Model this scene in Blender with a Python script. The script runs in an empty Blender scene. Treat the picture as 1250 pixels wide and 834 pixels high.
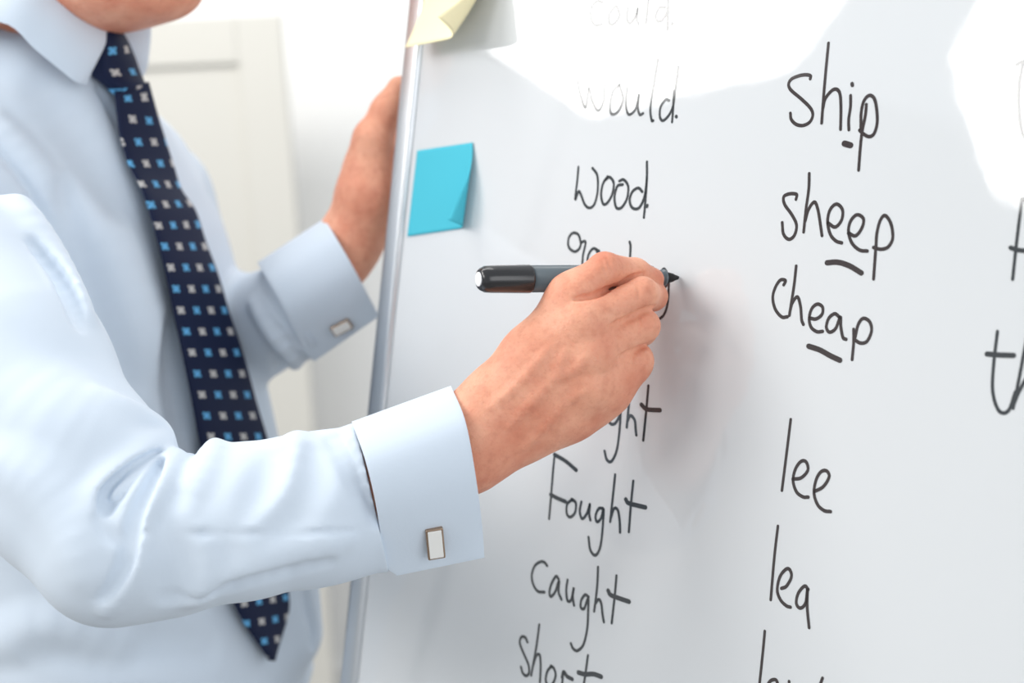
import bpy, bmesh, math, random
import numpy as np
from mathutils import Vector, Matrix

# ------------------------------------------------------------------ camera
W, H, FPX = 1250, 834, 1736.0
sc = bpy.context.scene
COL = sc.collection
cam_data = bpy.data.cameras.new('camera')
cam = bpy.data.objects.new('camera', cam_data)
COL.objects.link(cam)
cam_data.sensor_width = 36.0
cam_data.lens = FPX * 36.0 / W
cam_data.clip_start = 0.05
cam_data.dof.use_dof = True
cam_data.dof.focus_distance = 0.86
cam_data.dof.aperture_fstop = 4.0
CAM_Z = 1.45
CM = (Matrix.Translation((0, 0, CAM_Z)) @ Matrix.Rotation(math.radians(90 - 12.5), 4, 'X')
      @ Matrix.Rotation(math.radians(-2.7), 4, 'Z'))
cam.matrix_world = CM
sc.camera = cam
CR = np.array(CM.to_3x3())          # columns: right, up, back
CO = np.array([0, 0, CAM_Z])
def c2w(v):                          # camera frame (right, up, forward) -> world direction
    return CR @ np.array([v[0], v[1], -v[2]])
def P(px, py, z):                    # point seen at photo pixel px, py at depth z (metres)
    return CO + c2w(((px - W / 2) / FPX * z, -(py - H / 2) / FPX * z, z))

# ------------------------------------------------------------------ world, lights, exposure
sc.view_settings.view_transform = 'Standard'
sc.view_settings.look = 'None'
sc.view_settings.gamma = 1
sc.view_settings.exposure = 0.08
world = bpy.data.worlds.new('world'); sc.world = world
world.use_nodes = True
bgn = world.node_tree.nodes['Background']
bgn.inputs[0].default_value = (0.90, 0.95, 1.0, 1)
bgn.inputs[1].default_value = 0.70
def LIN(r, g, b):
    f = lambda c: (c / 255 / 12.92) if c / 255 <= 0.04045 else ((c / 255 + 0.055) / 1.055) ** 2.4
    return (f(r), f(g), f(b), 1)
def area(name, loc, target, sx, sy, power, color=(1, 1, 1)):
    l = bpy.data.lights.new(name, 'AREA'); l.shape = 'RECTANGLE'
    l.size, l.size_y, l.energy, l.color = sx, sy, power, color
    o = bpy.data.objects.new(name, l); COL.objects.link(o)
    o.location = loc
    o.rotation_euler = (Vector(target) - Vector(loc)).to_track_quat('-Z', 'Y').to_euler()
    return o
SOFT_GLOW = 10.4
BOARD_COL = (0.68, 0.70, 0.715, 1)
# centre, aim, radius, turn of the octagon
SB1 = ((-2.45, 0.65, 2.895), (0.0, 0.9, 2.3), 0.705, -0.087)
SB2 = ((-2.45, -0.86, 2.78), (0.0, 0.9, 2.2), 0.55, -0.087)
area('back_wall_fill', (-0.6, 1.35, 2.7), (-0.6, 2.9, 0.9), 2.0, 0.5, 27, (1, 0.98, 0.95))  # added fill light to brighten the back wall, no actual ceiling fixture
area('camera_side_fill', (2.0, -1.6, 1.9), (-0.3, 0.95, 1.2), 2.0, 1.8, 27, (0.97, 0.985, 1))  # added fill behind the camera to lift the man's chest, no window there
SKIN = LIN(234, 170, 141)
SKIN2 = LIN(212, 134, 107)
SKIN3 = LIN(186, 106, 82)
SHIRT = LIN(209, 220, 232)
SHIRT_H = 0.0018
BODY_H = 0.001
# (height, sideways centre, forward centre, half width, half depth)
TRUNK = [(0.88, 0, .080, .160, .122), (0.96, 0, .080, .160, .120), (1.08, 0, .075, .155, .116), (1.14, 0, .068, .155, .113), (1.19, 0, .063, .155, .109), (1.25, 0, .055, .150, .106),
         (1.30, 0, .051, .140, .100), (1.335, 0, .048, .125, .093), (1.37, 0, .046, .100, .083), (1.40, 0, .045, .076, .073), (1.43, 0, .042, .062, .064), (1.455, 0, .040, .056, .056)]


# ------------------------------------------------------------------ materials
def lin(r, g, b):
    f = lambda c: (c / 255 / 12.92) if c / 255 <= 0.04045 else ((c / 255 + 0.055) / 1.055) ** 2.4
    return (f(r), f(g), f(b), 1)
def mat(name, color, rough=0.6, coat=0.0, coat_rough=0.05, metal=0.0, spec=0.5, noise=None, bump=None, sss=None, sheen=0.0):
    m = bpy.data.materials.new(name); m.use_nodes = True
    nt = m.node_tree; b = nt.nodes['Principled BSDF']
    b.inputs['Base Color'].default_value = color
    b.inputs['Roughness'].default_value = rough
    b.inputs['Metallic'].default_value = metal
    b.inputs['Specular IOR Level'].default_value = spec
    b.inputs['Coat Weight'].default_value = coat
    b.inputs['Coat Roughness'].default_value = coat_rough
    b.inputs['Sheen Weight'].default_value = sheen
    if sss:
        b.inputs['Subsurface Weight'].default_value = sss[0]
        b.inputs['Subsurface Radius'].default_value = sss[1]
        b.inputs['Subsurface Scale'].default_value = sss[2]
    tc = nt.nodes.new('ShaderNodeTexCoord')
    if noise:                                       # (scale, colour2, low, high)
        n = nt.nodes.new('ShaderNodeTexNoise'); n.inputs['Scale'].default_value = noise[0]; n.inputs['Detail'].default_value = 4
        r = nt.nodes.new('ShaderNodeMapRange'); r.inputs[1].default_value = noise[2]; r.inputs[2].default_value = noise[3]
        x = nt.nodes.new('ShaderNodeMix'); x.data_type = 'RGBA'
        x.inputs[6].default_value = color; x.inputs[7].default_value = noise[1]
        nt.links.new(tc.outputs['Object'], n.inputs['Vector']); nt.links.new(n.outputs['Fac'], r.inputs[0])
        nt.links.new(r.outputs[0], x.inputs[0]); nt.links.new(x.outputs[2], b.inputs['Base Color'])
    if bump:                                        # (scale, strength, distance)
        n = nt.nodes.new('ShaderNodeTexNoise'); n.inputs['Scale'].default_value = bump[0]; n.inputs['Detail'].default_value = 5
        u = nt.nodes.new('ShaderNodeBump'); u.inputs['Strength'].default_value = bump[1]; u.inputs['Distance'].default_value = bump[2]
        nt.links.new(tc.outputs['Object'], n.inputs['Vector']); nt.links.new(n.outputs['Fac'], u.inputs['Height'])
        nt.links.new(u.outputs[0], b.inputs['Normal'])
    return m

# ------------------------------------------------------------------ mesh helpers
def mesh_obj(name, verts, faces, material, parent=None, smooth=True):
    me = bpy.data.meshes.new(name)
    me.from_pydata([tuple(v) for v in verts], [], faces)
    me.update()
    if smooth:
        me.polygons.foreach_set('use_smooth', [True] * len(me.polygons))
    for m in (material if isinstance(material, list) else [material]):
        me.materials.append(m)
    o = bpy.data.objects.new(name, me); COL.objects.link(o)
    if parent: attach(o, parent)
    return o
def attach(o, parent):
    bpy_mw = parent_world(parent)
    o.parent = parent
    o.matrix_parent_inverse = bpy_mw.inverted()
def parent_world(p):
    return parent_world(p.parent) @ p.matrix_parent_inverse @ p.matrix_basis if p.parent else p.matrix_basis.copy()
def empty(name, loc, label, cat, group=None):
    o = bpy.data.objects.new(name, None); COL.objects.link(o); o.location = loc; o.empty_display_size = 0.05
    o['label'] = label; o['category'] = cat
    if group: o['group'] = group
    return o
def box(name, lo, hi, material, parent=None, bevel=0.0, frame=None, segs=2):
    """box lo..hi in a local frame (origin, 3x3 axes columns) or in the world"""
    bm = bmesh.new()
    bmesh.ops.create_cube(bm, size=1)
    for v in bm.verts:
        v.co = Vector([(lo[i] + hi[i]) / 2 + v.co[i] * (hi[i] - lo[i]) for i in range(3)])
    if bevel: bmesh.ops.bevel(bm, geom=bm.edges[:], offset=bevel, segments=segs, affect='EDGES', profile=0.5)
    if frame is not None:
        for v in bm.verts: v.co = Vector(frame[0] + frame[1] @ np.array(v.co))
        bmesh.ops.recalc_face_normals(bm, faces=bm.faces[:])
    me = bpy.data.meshes.new(name); bm.to_mesh(me); bm.free()
    me.materials.append(material)
    if bevel: me.polygons.foreach_set('use_smooth', [True] * len(me.polygons))
    o = bpy.data.objects.new(name, me); COL.objects.link(o)
    if bevel:
        wn = o.modifiers.new('wn', 'WEIGHTED_NORMAL'); wn.keep_sharp = True
    if parent: attach(o, parent)
    return o
def structure(o):
    o['kind'] = 'structure'; return o
def catmull(pts, n=8):
    pts = [np.array(p, float) for p in pts]
    if len(pts) < 3:
        return [pts[0] + (pts[-1] - pts[0]) * t for t in np.linspace(0, 1, n + 1)]
    q = [2 * pts[0] - pts[1]] + pts + [2 * pts[-1] - pts[-2]]
    out = []
    for i in range(1, len(q) - 2):
        for k in range(n):
            t = k / n; a, b, c, d = q[i - 1], q[i], q[i + 1], q[i + 2]
            out.append(0.5 * (2 * b + (c - a) * t + (2 * a - 5 * b + 4 * c - d) * t * t + (3 * b - a - 3 * c + d) * t ** 3))
    out.append(pts[-1]); return out
def tube(name, pts, rad, material, parent=None, seg=16, caps=True):
    """swept tube through world points, rad one number or a list"""
    pts = [np.array(p, float) for p in pts]; n = len(pts)
    rads = rad if hasattr(rad, '__len__') else [rad] * n
    t0 = pts[1] - pts[0]; t0 /= np.linalg.norm(t0)
    a = np.cross(t0, [0, 0, 1.0]);
    if np.linalg.norm(a) < 1e-3: a = np.cross(t0, [1.0, 0, 0])
    a /= np.linalg.norm(a); V = []; F = []
    for i in range(n):
        t = pts[min(i + 1, n - 1)] - pts[max(i - 1, 0)]
        if np.linalg.norm(t) < 1e-9: t = t0
        t = t / np.linalg.norm(t); a = a - t * a.dot(t); a /= np.linalg.norm(a); b = np.cross(t, a)
        for k in range(seg):
            w = 2 * math.pi * k / seg
            V.append(pts[i] + rads[i] * (math.cos(w) * a + math.sin(w) * b))
    for i in range(n - 1):
        for k in range(seg):
            F.append((i * seg + k, i * seg + (k + 1) % seg, (i + 1) * seg + (k + 1) % seg, (i + 1) * seg + k))
    if caps:
        F.append(tuple(range(seg))[::-1]); F.append(tuple((n - 1) * seg + k for k in range(seg)))
    return mesh_obj(name, V, F, material, parent)


# ------------------------------------------------------------------ room shell
M_wall = mat('wall_paint', (0.90, 0.90, 0.89, 1), 0.9, bump=(40, 0.1, 0.002))
M_floor = mat('floor_grey', (0.34, 0.33, 0.31, 1), 0.5, noise=(6, (0.29, 0.28, 0.27, 1), 0.35, 0.65))
M_trim = mat('trim_white', (0.85, 0.85, 0.84, 1), 0.45)
M_cab = mat('cabinet_lacquer', lin(206, 204, 197), 0.5, bump=(25, 0.05, 0.001))
XL, XR, YB, YF, ZC = -3.3, 2.9, 2.9, -2.6, 2.75
structure(box('floor', (XL, YF, -0.05), (XR, YB, 0), M_floor))
structure(box('wall_back', (XL - .1, YB, 0), (XR + .1, YB + .1, ZC), M_wall))
structure(box('wall_left', (XL - .1, YF, 0), (XL, YB, ZC), M_wall))
structure(box('baseboard_left', (XL, YF, 0), (XL + .015, YB - .015, 0.1), M_trim, bevel=0.004))
structure(box('baseboard_back', (XL, YB - .015, 0), (XR, YB, 0.1), M_trim, bevel=0.004))

M_sky = mat('window_glow', (1, 1, 1, 1), 0.5)
# low folding screen in front of the back wall
def far(px, py, y):                  # point on the vertical plane Y = y seen at a pixel
    r = P(px, py, 1) - CO; return CO + r * (y / r[1])
CABY = 2.6
ctop = far(345, 17, CABY)
cx1 = far(345, 17, CABY)[0]; cz = ctop[2]
scr = empty('folding_screen', (cx1 - 0.8, CABY, 0), 'low pale grey panelled screen standing behind the man, in front of the white wall', 'room screen')
cx0 = cx1 - 1.64; wS = 0.81; stile = 0.082
for k in range(2):
    x0 = cx1 - (k + 1) * (wS + .004); x1 = x0 + wS
    fr_ = None
    for nm, lo_, hi_ in (('rail', (x0 + stile, CABY, cz - stile), (x1 - stile, CABY + .03, cz)), ('rail', (x0 + stile, CABY, .05), (x1 - stile, CABY + .03, .05 + stile)),
                         ('stile', (x0, CABY, 0), (x0 + stile, CABY + .03, cz)), ('stile', (x1 - stile, CABY, 0), (x1, CABY + .03, cz)),
                         ('panel', (x0 + stile - .004, CABY + .010, .05 + stile - .004), (x1 - stile + .004, CABY + .020, cz - stile + .004))):
        box(nm, lo_, hi_, M_cab, scr, bevel=.002)
    for z_ in (.25, .75, 1.25):
        if k == 0: tube('hinge', [(x0 - .002, CABY - .004, z_), (x0 - .002, CABY - .004, z_ + .06)], .005, M_trim, scr)
    for xx in (x0 + .04, x1 - .04):
        box('foot', (xx - .02, CABY - .16, 0), (xx + .02, CABY + .19, .03), M_cab, scr, bevel=.004)

# ------------------------------------------------------------------ photographic softboxes on stands, left of the man
M_diff = bpy.data.materials.new('softbox_glow'); M_diff.use_nodes = True
_nt = M_diff.node_tree; _nt.nodes.clear()
_e = _nt.nodes.new('ShaderNodeEmission'); _o = _nt.nodes.new('ShaderNodeOutputMaterial')
_e.inputs[0].default_value = (1, 0.985, 0.96, 1); _e.inputs[1].default_value = SOFT_GLOW
_nt.links.new(_e.outputs[0], _o.inputs[0])
M_blackcloth = mat('black_nylon', (0.03, 0.03, 0.03, 1), 0.7)
M_blackmetal = mat('black_metal', (0.03, 0.03, 0.03, 1), 0.4)
def softbox(c, target, rad, rot, label, parts_label=None):
    c = np.array(c, float); t = np.array(target, float) - c; t /= np.linalg.norm(t)
    a = np.cross([0, 0, 1.0], t); a /= np.linalg.norm(a); b = np.cross(t, a)
    root = empty('softbox_lamp', (c[0], c[1], 0), label, 'studio lamp', 'studio softboxes')
    ring = lambda r, off: [c + t * off + r * (math.cos(rot + math.pi * k / 4) * a + math.sin(rot + math.pi * k / 4) * b) for k in range(8)]
    V = ring(rad, 0); V.append(c + t * 0.0)
    o = mesh_obj('diffuser', V, [(8, k, (k + 1) % 8) for k in range(8)], M_diff, root, smooth=False)
    V = ring(rad * 1.015, 0.02) + ring(rad * 1.03, 0.0) + ring(rad * .75, -.22) + ring(0.08, -.45) + ring(rad * 1.0, .02) + ring(rad * 1.0, -.01)
    F = []
    for s in ((0, 1), (1, 2), (2, 3), (4, 0)):
        for k in range(8):
            F.append((s[0] * 8 + k, s[0] * 8 + (k + 1) % 8, s[1] * 8 + (k + 1) % 8, s[1] * 8 + k))
    F.append(tuple(24 + k for k in range(8)))
    mesh_obj('shell', V, F, M_blackcloth, root, smooth=False)
    h = c - t * 0.45
    tube('flash_head', [h, h - t * .03, h - t * .22, h - t * .24], [.075, .08, .08, .06], M_blackmetal, root)
    k = h - t * .12
    tube('pole', [(k[0], k[1], k[2]-.08), (k[0], k[1], 0.12)], 0.014, M_blackmetal, root)
    for j in range(3):
        w = 2 * math.pi * j / 3 + .4
        tube('leg', [(k[0], k[1], .55), (k[0] + .45 * math.cos(w), k[1] + .45 * math.sin(w), 0.012)], 0.010, M_blackmetal, root, seg=8)
softbox(SB1[0], SB1[1], SB1[2], SB1[3], 'octagonal white softbox on a black stand, the one nearer the back wall')
softbox(SB2[0], SB2[1], SB2[2], SB2[3], 'octagonal white softbox on a black stand, the one nearer the camera')

# ------------------------------------------------------------------ whiteboard on its easel
D_ = np.array([-2015, 290, 1736.]); D_ /= np.linalg.norm(D_)
U_ = np.array([.105, 1, -.045]); U_ -= D_ * U_.dot(D_); U_ /= np.linalg.norm(U_)
BX = -c2w(D_); BX[2] = 0; BX /= np.linalg.norm(BX)      # board x axis: to the right, level
BU = c2w(U_); BU -= BX * BU.dot(BX); BU /= np.linalg.norm(BU)
BN = np.cross(BX, BU)                                   # towards camera?
if BN.dot(P(625, 417, 1) - CO) > 0: BN = -BN
B0 = P(828, 340, 0.90)
BF = np.stack([BX, BU, BN], 1)
def on_board(px, py, h=0.0):
    r = P(px, py, 1) - CO; t = (B0 + BN * h - CO).dot(BN) / r.dot(BN)
    v = CO + r * t - B0
    return v.dot(BX), v.dot(BU)
def bpt(s, t, h=0.0):
    return B0 + s * BX + t * BU + h * BN
M_board = mat('whiteboard_enamel', BOARD_COL, 0.035, spec=0.95, bump=(9, 0.35, 0.0006))
M_frame = mat('board_frame_aluminium', (0.58, 0.60, 0.62, 1), 0.30, metal=0.95)
M_ink = mat('marker_ink', (0.040, 0.030, 0.030, 1), 0.05, spec=0.92)
M_ink2 = mat('marker_ink_cool', (0.040, 0.045, 0.050, 1), 0.05, spec=0.92)
sL = on_board(475, 440)[0]; sL2 = on_board(439, 820)[0]
print('board left', sL, sL2, on_board(515, 64))
SL = (on_board(477, 440)[0] + on_board(515, 64)[0]) / 2
SR = SL + 0.70; TB, TT = -0.52, 0.46
ST = bpt((SL + SR) / 2, TB, -.3); 
board = empty('whiteboard', (ST[0], ST[1], 0), 'large white enamel board leaning on an easel, covered in handwritten words', 'whiteboard')
FRM = (B0, BF)
box('writing_surface', (SL, TB, -0.012), (SR, TT, 0.0), M_board, board, frame=FRM)
fw = 0.017
def rail_(lo, hi): return box('frame_rail', lo, hi, M_frame, board, bevel=0.0035, frame=FRM, segs=3)
rail_((SL - fw, TB - fw, -0.016), (SL, TT + fw, 0.004)); rail_((SR, TB - fw, -0.016), (SR + fw, TT + fw, 0.004))
rail_((SL, TT, -0.016), (SR, TT + fw, 0.004)); rail_((SL, TB - fw, -0.016), (SR, TB, 0.004))
box('pen_tray', (SL + .05, TB - .03, 0.0042), (SR - .05, TB - 0.015, 0.07), M_frame, board, bevel=0.003, frame=FRM)
def leg_(top, foot): return tube('leg', [top, foot], 0.013, M_frame, board, seg=12)
fl = bpt(SL + .12, TB, -.03); fr = bpt(SR - .12, TB, -.03)
lt = bpt((SL + SR) / 2 - .16, TT - .03, -.032); rt = bpt((SL + SR) / 2 + .16, TT - .03, -.032)
ext = (lt - fl)
def down(a, b): return b + (b - a) * ((b[2] - 0.012) / (a[2] - b[2]))
leg_(lt, down(lt, fl)); leg_(rt, down(rt, fr))
bt = bpt((SL + SR) / 2, TT - .06, -.046); leg_(bt, np.array([bt[0], bt[1], 0]) - BN * .62 * np.array([1, 1, 0]) + np.array([0, 0, .014]))
box('cross_bar', ((SL + SR) / 2 - .2, TT - .06, -.018), ((SL + SR) / 2 + .2, TT - .03, -.016), M_frame, board, frame=FRM)
box('cross_bar', ((SL + SR) / 2 - .27, TB + .02, -.018), ((SL + SR) / 2 + .27, TB + .05, -.016), M_frame, board, frame=FRM)

# handwriting: every stroke traced as a path on the board, laid down as a thin ribbon of ink
def word(text, org, s, strokes, ink, w=0.0018):
    V = []; F = []
    for st in strokes:
        ww = w
        if isinstance(st, tuple): ww, st = w * st[0], st[1]
        px = [(org[0] + x * s, org[1] + y * s) for x, y in st]
        pts = [np.array(on_board(x, y)) for x, y in px]
        # dense smooth path
        path = catmull(pts, 9) if len(pts) > 2 else catmull(pts, 6)
        path = np.array(path); n = len(path)
        tan = np.gradient(path, axis=0); tan /= (np.linalg.norm(tan, axis=1)[:, None] + 1e-9)
        nor = np.stack([-tan[:, 1], tan[:, 0]], 1)
        hw = 0.5 * ww * (1 + 0.22 * np.abs(nor[:, 1]))      # bullet tip: a little wider on level strokes
        base = len(V)
        # rounded ends
        ends = [(path[0], -tan[0], nor[0], hw[0]), (path[-1], tan[-1], nor[-1], hw[-1])]
        hh = 0.00012 + 0.00001 * (len(F) % 7)
        for i in range(n):
            for sg in (-1, 1):
                q = path[i] + nor[i] * hw[i] * sg; V.append(bpt(q[0], q[1], hh))
        for i in range(n - 1):
            F.append((base + 2 * i, base + 2 * i + 1, base + 2 * i + 3, base + 2 * i + 2))
        for c, t, nn, r in ends:
            b2 = len(V); V.append(bpt(c[0], c[1], hh))
            for k in range(7):
                a = math.pi * k / 6
                q = c + nn * r * math.cos(a) + t * r * math.sin(a); V.append(bpt(q[0], q[1], hh))
            for k in range(6): F.append((b2, b2 + 1 + k, b2 + 2 + k))
    o = mesh_obj('handwritten_word', V, F, ink, board, smooth=False)
    o['label'] = 'handwritten word ' + text
    return o
A = ((660, 180), 200 / 758); B = ((920, 40), 200 / 927); C = ((920, 200), 200 / 642); D = ((900, 500), 180 / 449)
E = ((620, 460), 220 / 764); G = ((610, 660), 200 / 959); R_ = ((1130, 40), 120 / 208); Hc = ((690, 0), 160 / 834)
word('ship', *B, [
    [(320, 262), (322, 245), (300, 238), (260, 243), (215, 262), (198, 292), (212, 325), (270, 375), (320, 425), (335, 465), (318, 505), (280, 525), (240, 518), (213, 490), (208, 455)],
    [(424, 58), (412, 180), (396, 360), (385, 512)], [(392, 430), (405, 375), (440, 330), (468, 320), (488, 345), (494, 420), (492, 548)],
    (1.15, [(557, 288), (559, 298)]), [(549, 355), (548, 420), (538, 490), (539, 550)],
    [(638, 405), (632, 470), (614, 560), (603, 660), (594, 778)], [(600, 552), (625, 575), (655, 588), (682, 570), (699, 510), (696, 430), (682, 372), (655, 355), (625, 385), (609, 450), (607, 540)],
    (1.7, [(514, 627), (548, 637)])], M_ink)
word('sheep', *C, [
    [(166, 140), (168, 120), (140, 118), (118, 130), (122, 160), (150, 200), (168, 240), (160, 280), (138, 296), (117, 275), (112, 230)],
    [(218, 38), (216, 100), (205, 180), (196, 268)], [(202, 225), (215, 180), (238, 150), (252, 180), (262, 240), (268, 282)],
    [(292, 232), (320, 248), (345, 220), (348, 180), (325, 158), (300, 180), (290, 225), (300, 275), (322, 302), (345, 310)],
    [(372, 272), (400, 282), (425, 250), (430, 215), (405, 200), (380, 225), (372, 265), (385, 310), (415, 338), (445, 342)],
    [(483, 270), (478, 340), (470, 452)], [(470, 328), (500, 335), (528, 325), (545, 290), (538, 235), (515, 203), (495, 225), (482, 280), (480, 330)],
    (1.5, [(288, 388), (330, 386), (375, 400), (422, 428)])], M_ink)
word('cheap', *C, [
    [(118, 475), (125, 458), (105, 456), (85, 485), (75, 525), (85, 570), (110, 600), (132, 600)],
    [(167, 400), (158, 480), (140, 595)], [(142, 580), (152, 545), (172, 522), (184, 560), (188, 610), (195, 630)],
    [(220, 605), (245, 608), (268, 590), (270, 562), (250, 550), (228, 568), (218, 605), (225, 640), (248, 658), (270, 657)],
    [(335, 600), (318, 588), (295, 605), (285, 640), (298, 660), (322, 645), (340, 600), (342, 640), (350, 680), (362, 688)],
    [(392, 648), (392, 700), (386, 768)], [(396, 690), (420, 703), (445, 695), (462, 655), (455, 620), (430, 606), (410, 630), (398, 680)],
    (1.5, [(216, 715), (260, 730), (300, 752), (338, 770)])], M_ink)
word('lee', *D, [[(163, 30), (152, 120), (136, 247)],
    [(170, 212), (195, 208), (215, 185), (210, 160), (195, 158), (178, 180), (170, 215), (180, 250), (200, 266), (216, 267)],
    [(235, 250), (262, 235), (280, 205), (272, 187), (255, 190), (240, 215), (234, 255), (245, 290), (265, 308), (284, 311)]], M_ink)
word('lea', *D, [[(124, 355), (113, 450), (102, 580)],
    [(135, 545), (150, 538), (165, 510), (160, 488), (148, 487), (130, 510), (122, 550), (132, 580), (150, 598), (162, 602)],
    [(216, 548), (205, 538), (186, 560), (180, 590), (192, 605), (208, 590), (214, 545), (213, 600), (219, 665)]], M_ink)
word('law', *D, [[(84, 675), (78, 740), (68, 835), (64, 870)], [(128, 850), (118, 824), (100, 828), (90, 850), (90, 880), (104, 888), (122, 860), (124, 895)],
    [(158, 828), (160, 860), (170, 895), (190, 860), (192, 890), (215, 905), (240, 870), (260, 818)]], M_ink)
word('wood', *A, [
    [(175, 90), (170, 150), (160, 240), (175, 205), (185, 215), (205, 265), (228, 280), (250, 260), (264, 200), (262, 130), (240, 96)],
    [(310, 135), (288, 170), (280, 220), (290, 262), (310, 255), (332, 215), (338, 165), (320, 138), (300, 150)],
    [(380, 172), (355, 180), (342, 230), (350, 278), (375, 278), (400, 235), (405, 180), (385, 150), (365, 155)],
    [(470, 205), (452, 188), (425, 205), (412, 245), (425, 280), (455, 280), (480, 230), (491, 150), (492, 66)], [(492, 140), (486, 230), (478, 325)],
    (1.2, [(494, 268), (492, 274)])], M_ink2, w=0.0017)
word('good', *A, [
    [(186, 440), (175, 405), (150, 396), (130, 420), (130, 460), (155, 482), (178, 470), (190, 440), (208, 440), (196, 500), (190, 560), (170, 600)],
    [(270, 480), (245, 468), (225, 490), (218, 525), (235, 560), (262, 540), (270, 505), (258, 475)],
    [(330, 500), (312, 520), (310, 560), (330, 575), (350, 540), (340, 505)],
    [(418, 540), (395, 530), (380, 560), (390, 590), (412, 575)],
    [(412, 437), (416, 460), (413, 520), (408, 610)]], M_ink2, w=0.0017)
word('being written, a loop and a long tail at the nib', *A, [
    [(582, 575), (570, 562), (556, 580), (552, 608), (560, 640), (575, 646), (590, 622), (594, 585), (592, 660), (586, 730), (570, 775), (546, 796)]], M_ink2, w=0.0016)
word('bought', *E, [
    [(300, 20), (290, 100), (282, 165)], [(284, 140), (305, 120), (318, 145), (300, 172), (284, 165)], [(345, 130), (325, 150), (332, 180), (355, 165), (350, 135)],
    [(375, 140), (372, 175), (388, 188), (404, 150), (402, 180), (412, 198)],
    [(474, 145), (455, 132), (432, 160), (432, 195), (452, 200), (472, 170), (478, 140), (474, 220), (462, 310), (440, 358), (420, 352), (410, 315)],
    [(520, 45), (512, 130), (504, 215)], [(506, 190), (520, 165), (538, 185), (542, 225), (545, 248)],
    [(596, 38), (588, 130), (574, 270)], (1.35, [(566, 118), (590, 138), (645, 142)])], M_ink2)
word('Fought', *E, [
    [(198, 330), (190, 420), (182, 520), (175, 603)], (1.3, [(198, 330), (245, 358), (290, 396)]), (1.3, [(182, 500), (210, 515), (245, 530)]),
    [(275, 520), (252, 540), (250, 580), (265, 595), (285, 575), (288, 535), (270, 520)],
    [(312, 530), (305, 570), (315, 602), (335, 580), (348, 540), (345, 580), (350, 608)],
    [(402, 558), (385, 560), (372, 590), (378, 615), (395, 600), (406, 560), (402, 640), (392, 720), (372, 757), (350, 735), (342, 680)],
    [(455, 415), (445, 510), (434, 615)], [(436, 600), (450, 560), (466, 565), (474, 610), (476, 660)],
    [(532, 442), (522, 540), (513, 658)], (1.4, [(500, 520), (510, 535), (545, 545), (583, 554)])], M_ink2)
word('Caught', *G, [
    [(278, 148), (262, 128), (238, 125), (205, 150), (188, 205), (198, 260), (225, 298), (262, 302)],
    [(345, 225), (330, 210), (305, 250), (292, 300), (300, 328), (325, 300), (348, 235), (345, 300), (362, 345)],
    [(398, 230), (390, 290), (398, 352), (420, 345), (434, 275), (428, 330), (436, 380)],
    [(520, 330), (500, 318), (478, 350), (475, 390), (495, 398), (518, 340), (518, 420), (512, 520), (490, 610), (455, 645), (430, 632), (417, 603)],
    [(576, 155), (572, 250), (563, 340), (553, 415)], [(560, 370), (580, 345), (595, 370), (602, 430), (610, 477)],
    [(684, 205), (674, 320), (656, 484)], (1.45, [(635, 293), (650, 318), (700, 338), (757, 358)])], M_ink2)
word('short', *G, [
    [(163, 595), (150, 568), (128, 565), (118, 600), (140, 660), (168, 725), (172, 775), (155, 792), (135, 775), (125, 740)],
    [(232, 492), (215, 620), (185, 790)], [(195, 735), (215, 675), (235, 672), (240, 740), (236, 830)],
    [(305, 735), (280, 765), (270, 815), (285, 850), (310, 840), (328, 790), (318, 750), (300, 735)],
    [(372, 770), (365, 850)], (1.3, [(366, 800), (375, 770), (395, 795), (425, 812)]),
    [(517, 672), (505, 760), (490, 860)], (1.5, [(462, 773), (500, 783), (550, 782), (594, 797)])], M_ink2)
word('would', *Hc, [
    [(80, 520), (95, 600), (130, 685), (150, 560), (170, 640), (210, 705), (245, 640), (250, 540)],
    [(345, 540), (300, 590), (285, 690), (300, 728), (340, 705), (368, 630), (345, 545)],
    [(395, 560), (385, 650), (395, 715), (415, 728), (450, 690), (470, 600), (462, 680), (475, 730), (495, 722)],
    [(590, 380), (560, 560), (542, 690), (550, 765), (560, 768)],
    [(660, 640), (640, 635), (608, 680), (602, 740), (620, 768), (655, 740), (685, 680), (700, 580), (720, 425)], [(692, 580), (686, 700), (680, 778)],
    (1.2, [(706, 740), (708, 744)])], M_ink2, w=0.0016)
word('could', *Hc, [
    [(235, 15), (200, 8), (165, 55), (165, 120), (190, 160), (235, 155)],
    [(320, 40), (280, 90), (280, 145), (305, 155), (345, 100), (330, 45)],
    [(400, 50), (392, 110), (410, 150), (450, 100), (462, 50), (455, 120), (468, 155)],
    [(540, -60), (525, 40), (512, 150)], [(635, 45), (600, 50), (575, 100), (590, 135), (625, 120), (650, 60), (655, -60)], [(655, 40), (650, 190)],
    (1.2, [(680, 148), (681, 152)])], M_ink2, w=0.0016)
word('five', *R_, [[(193, 68), (202, 62), (225, 58)], [(206, 66), (198, 110), (198, 170), (206, 215), (225, 235)]], M_ink2)
word('foot', *R_, [[(204, 352), (194, 430), (184, 522)], (1.2, [(204, 352), (215, 352), (240, 358)]), (1.2, [(180, 455), (195, 460), (222, 462)])], M_ink2)
word('thin', *R_, [[(152, 632), (144, 700), (142, 760), (155, 800), (175, 800), (190, 760)], (1.35, [(130, 680), (155, 682), (186, 683)]),
    [(215, 640), (200, 720), (185, 795)], [(187, 785), (200, 755), (225, 720), (232, 790)]], M_ink2)

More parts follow.
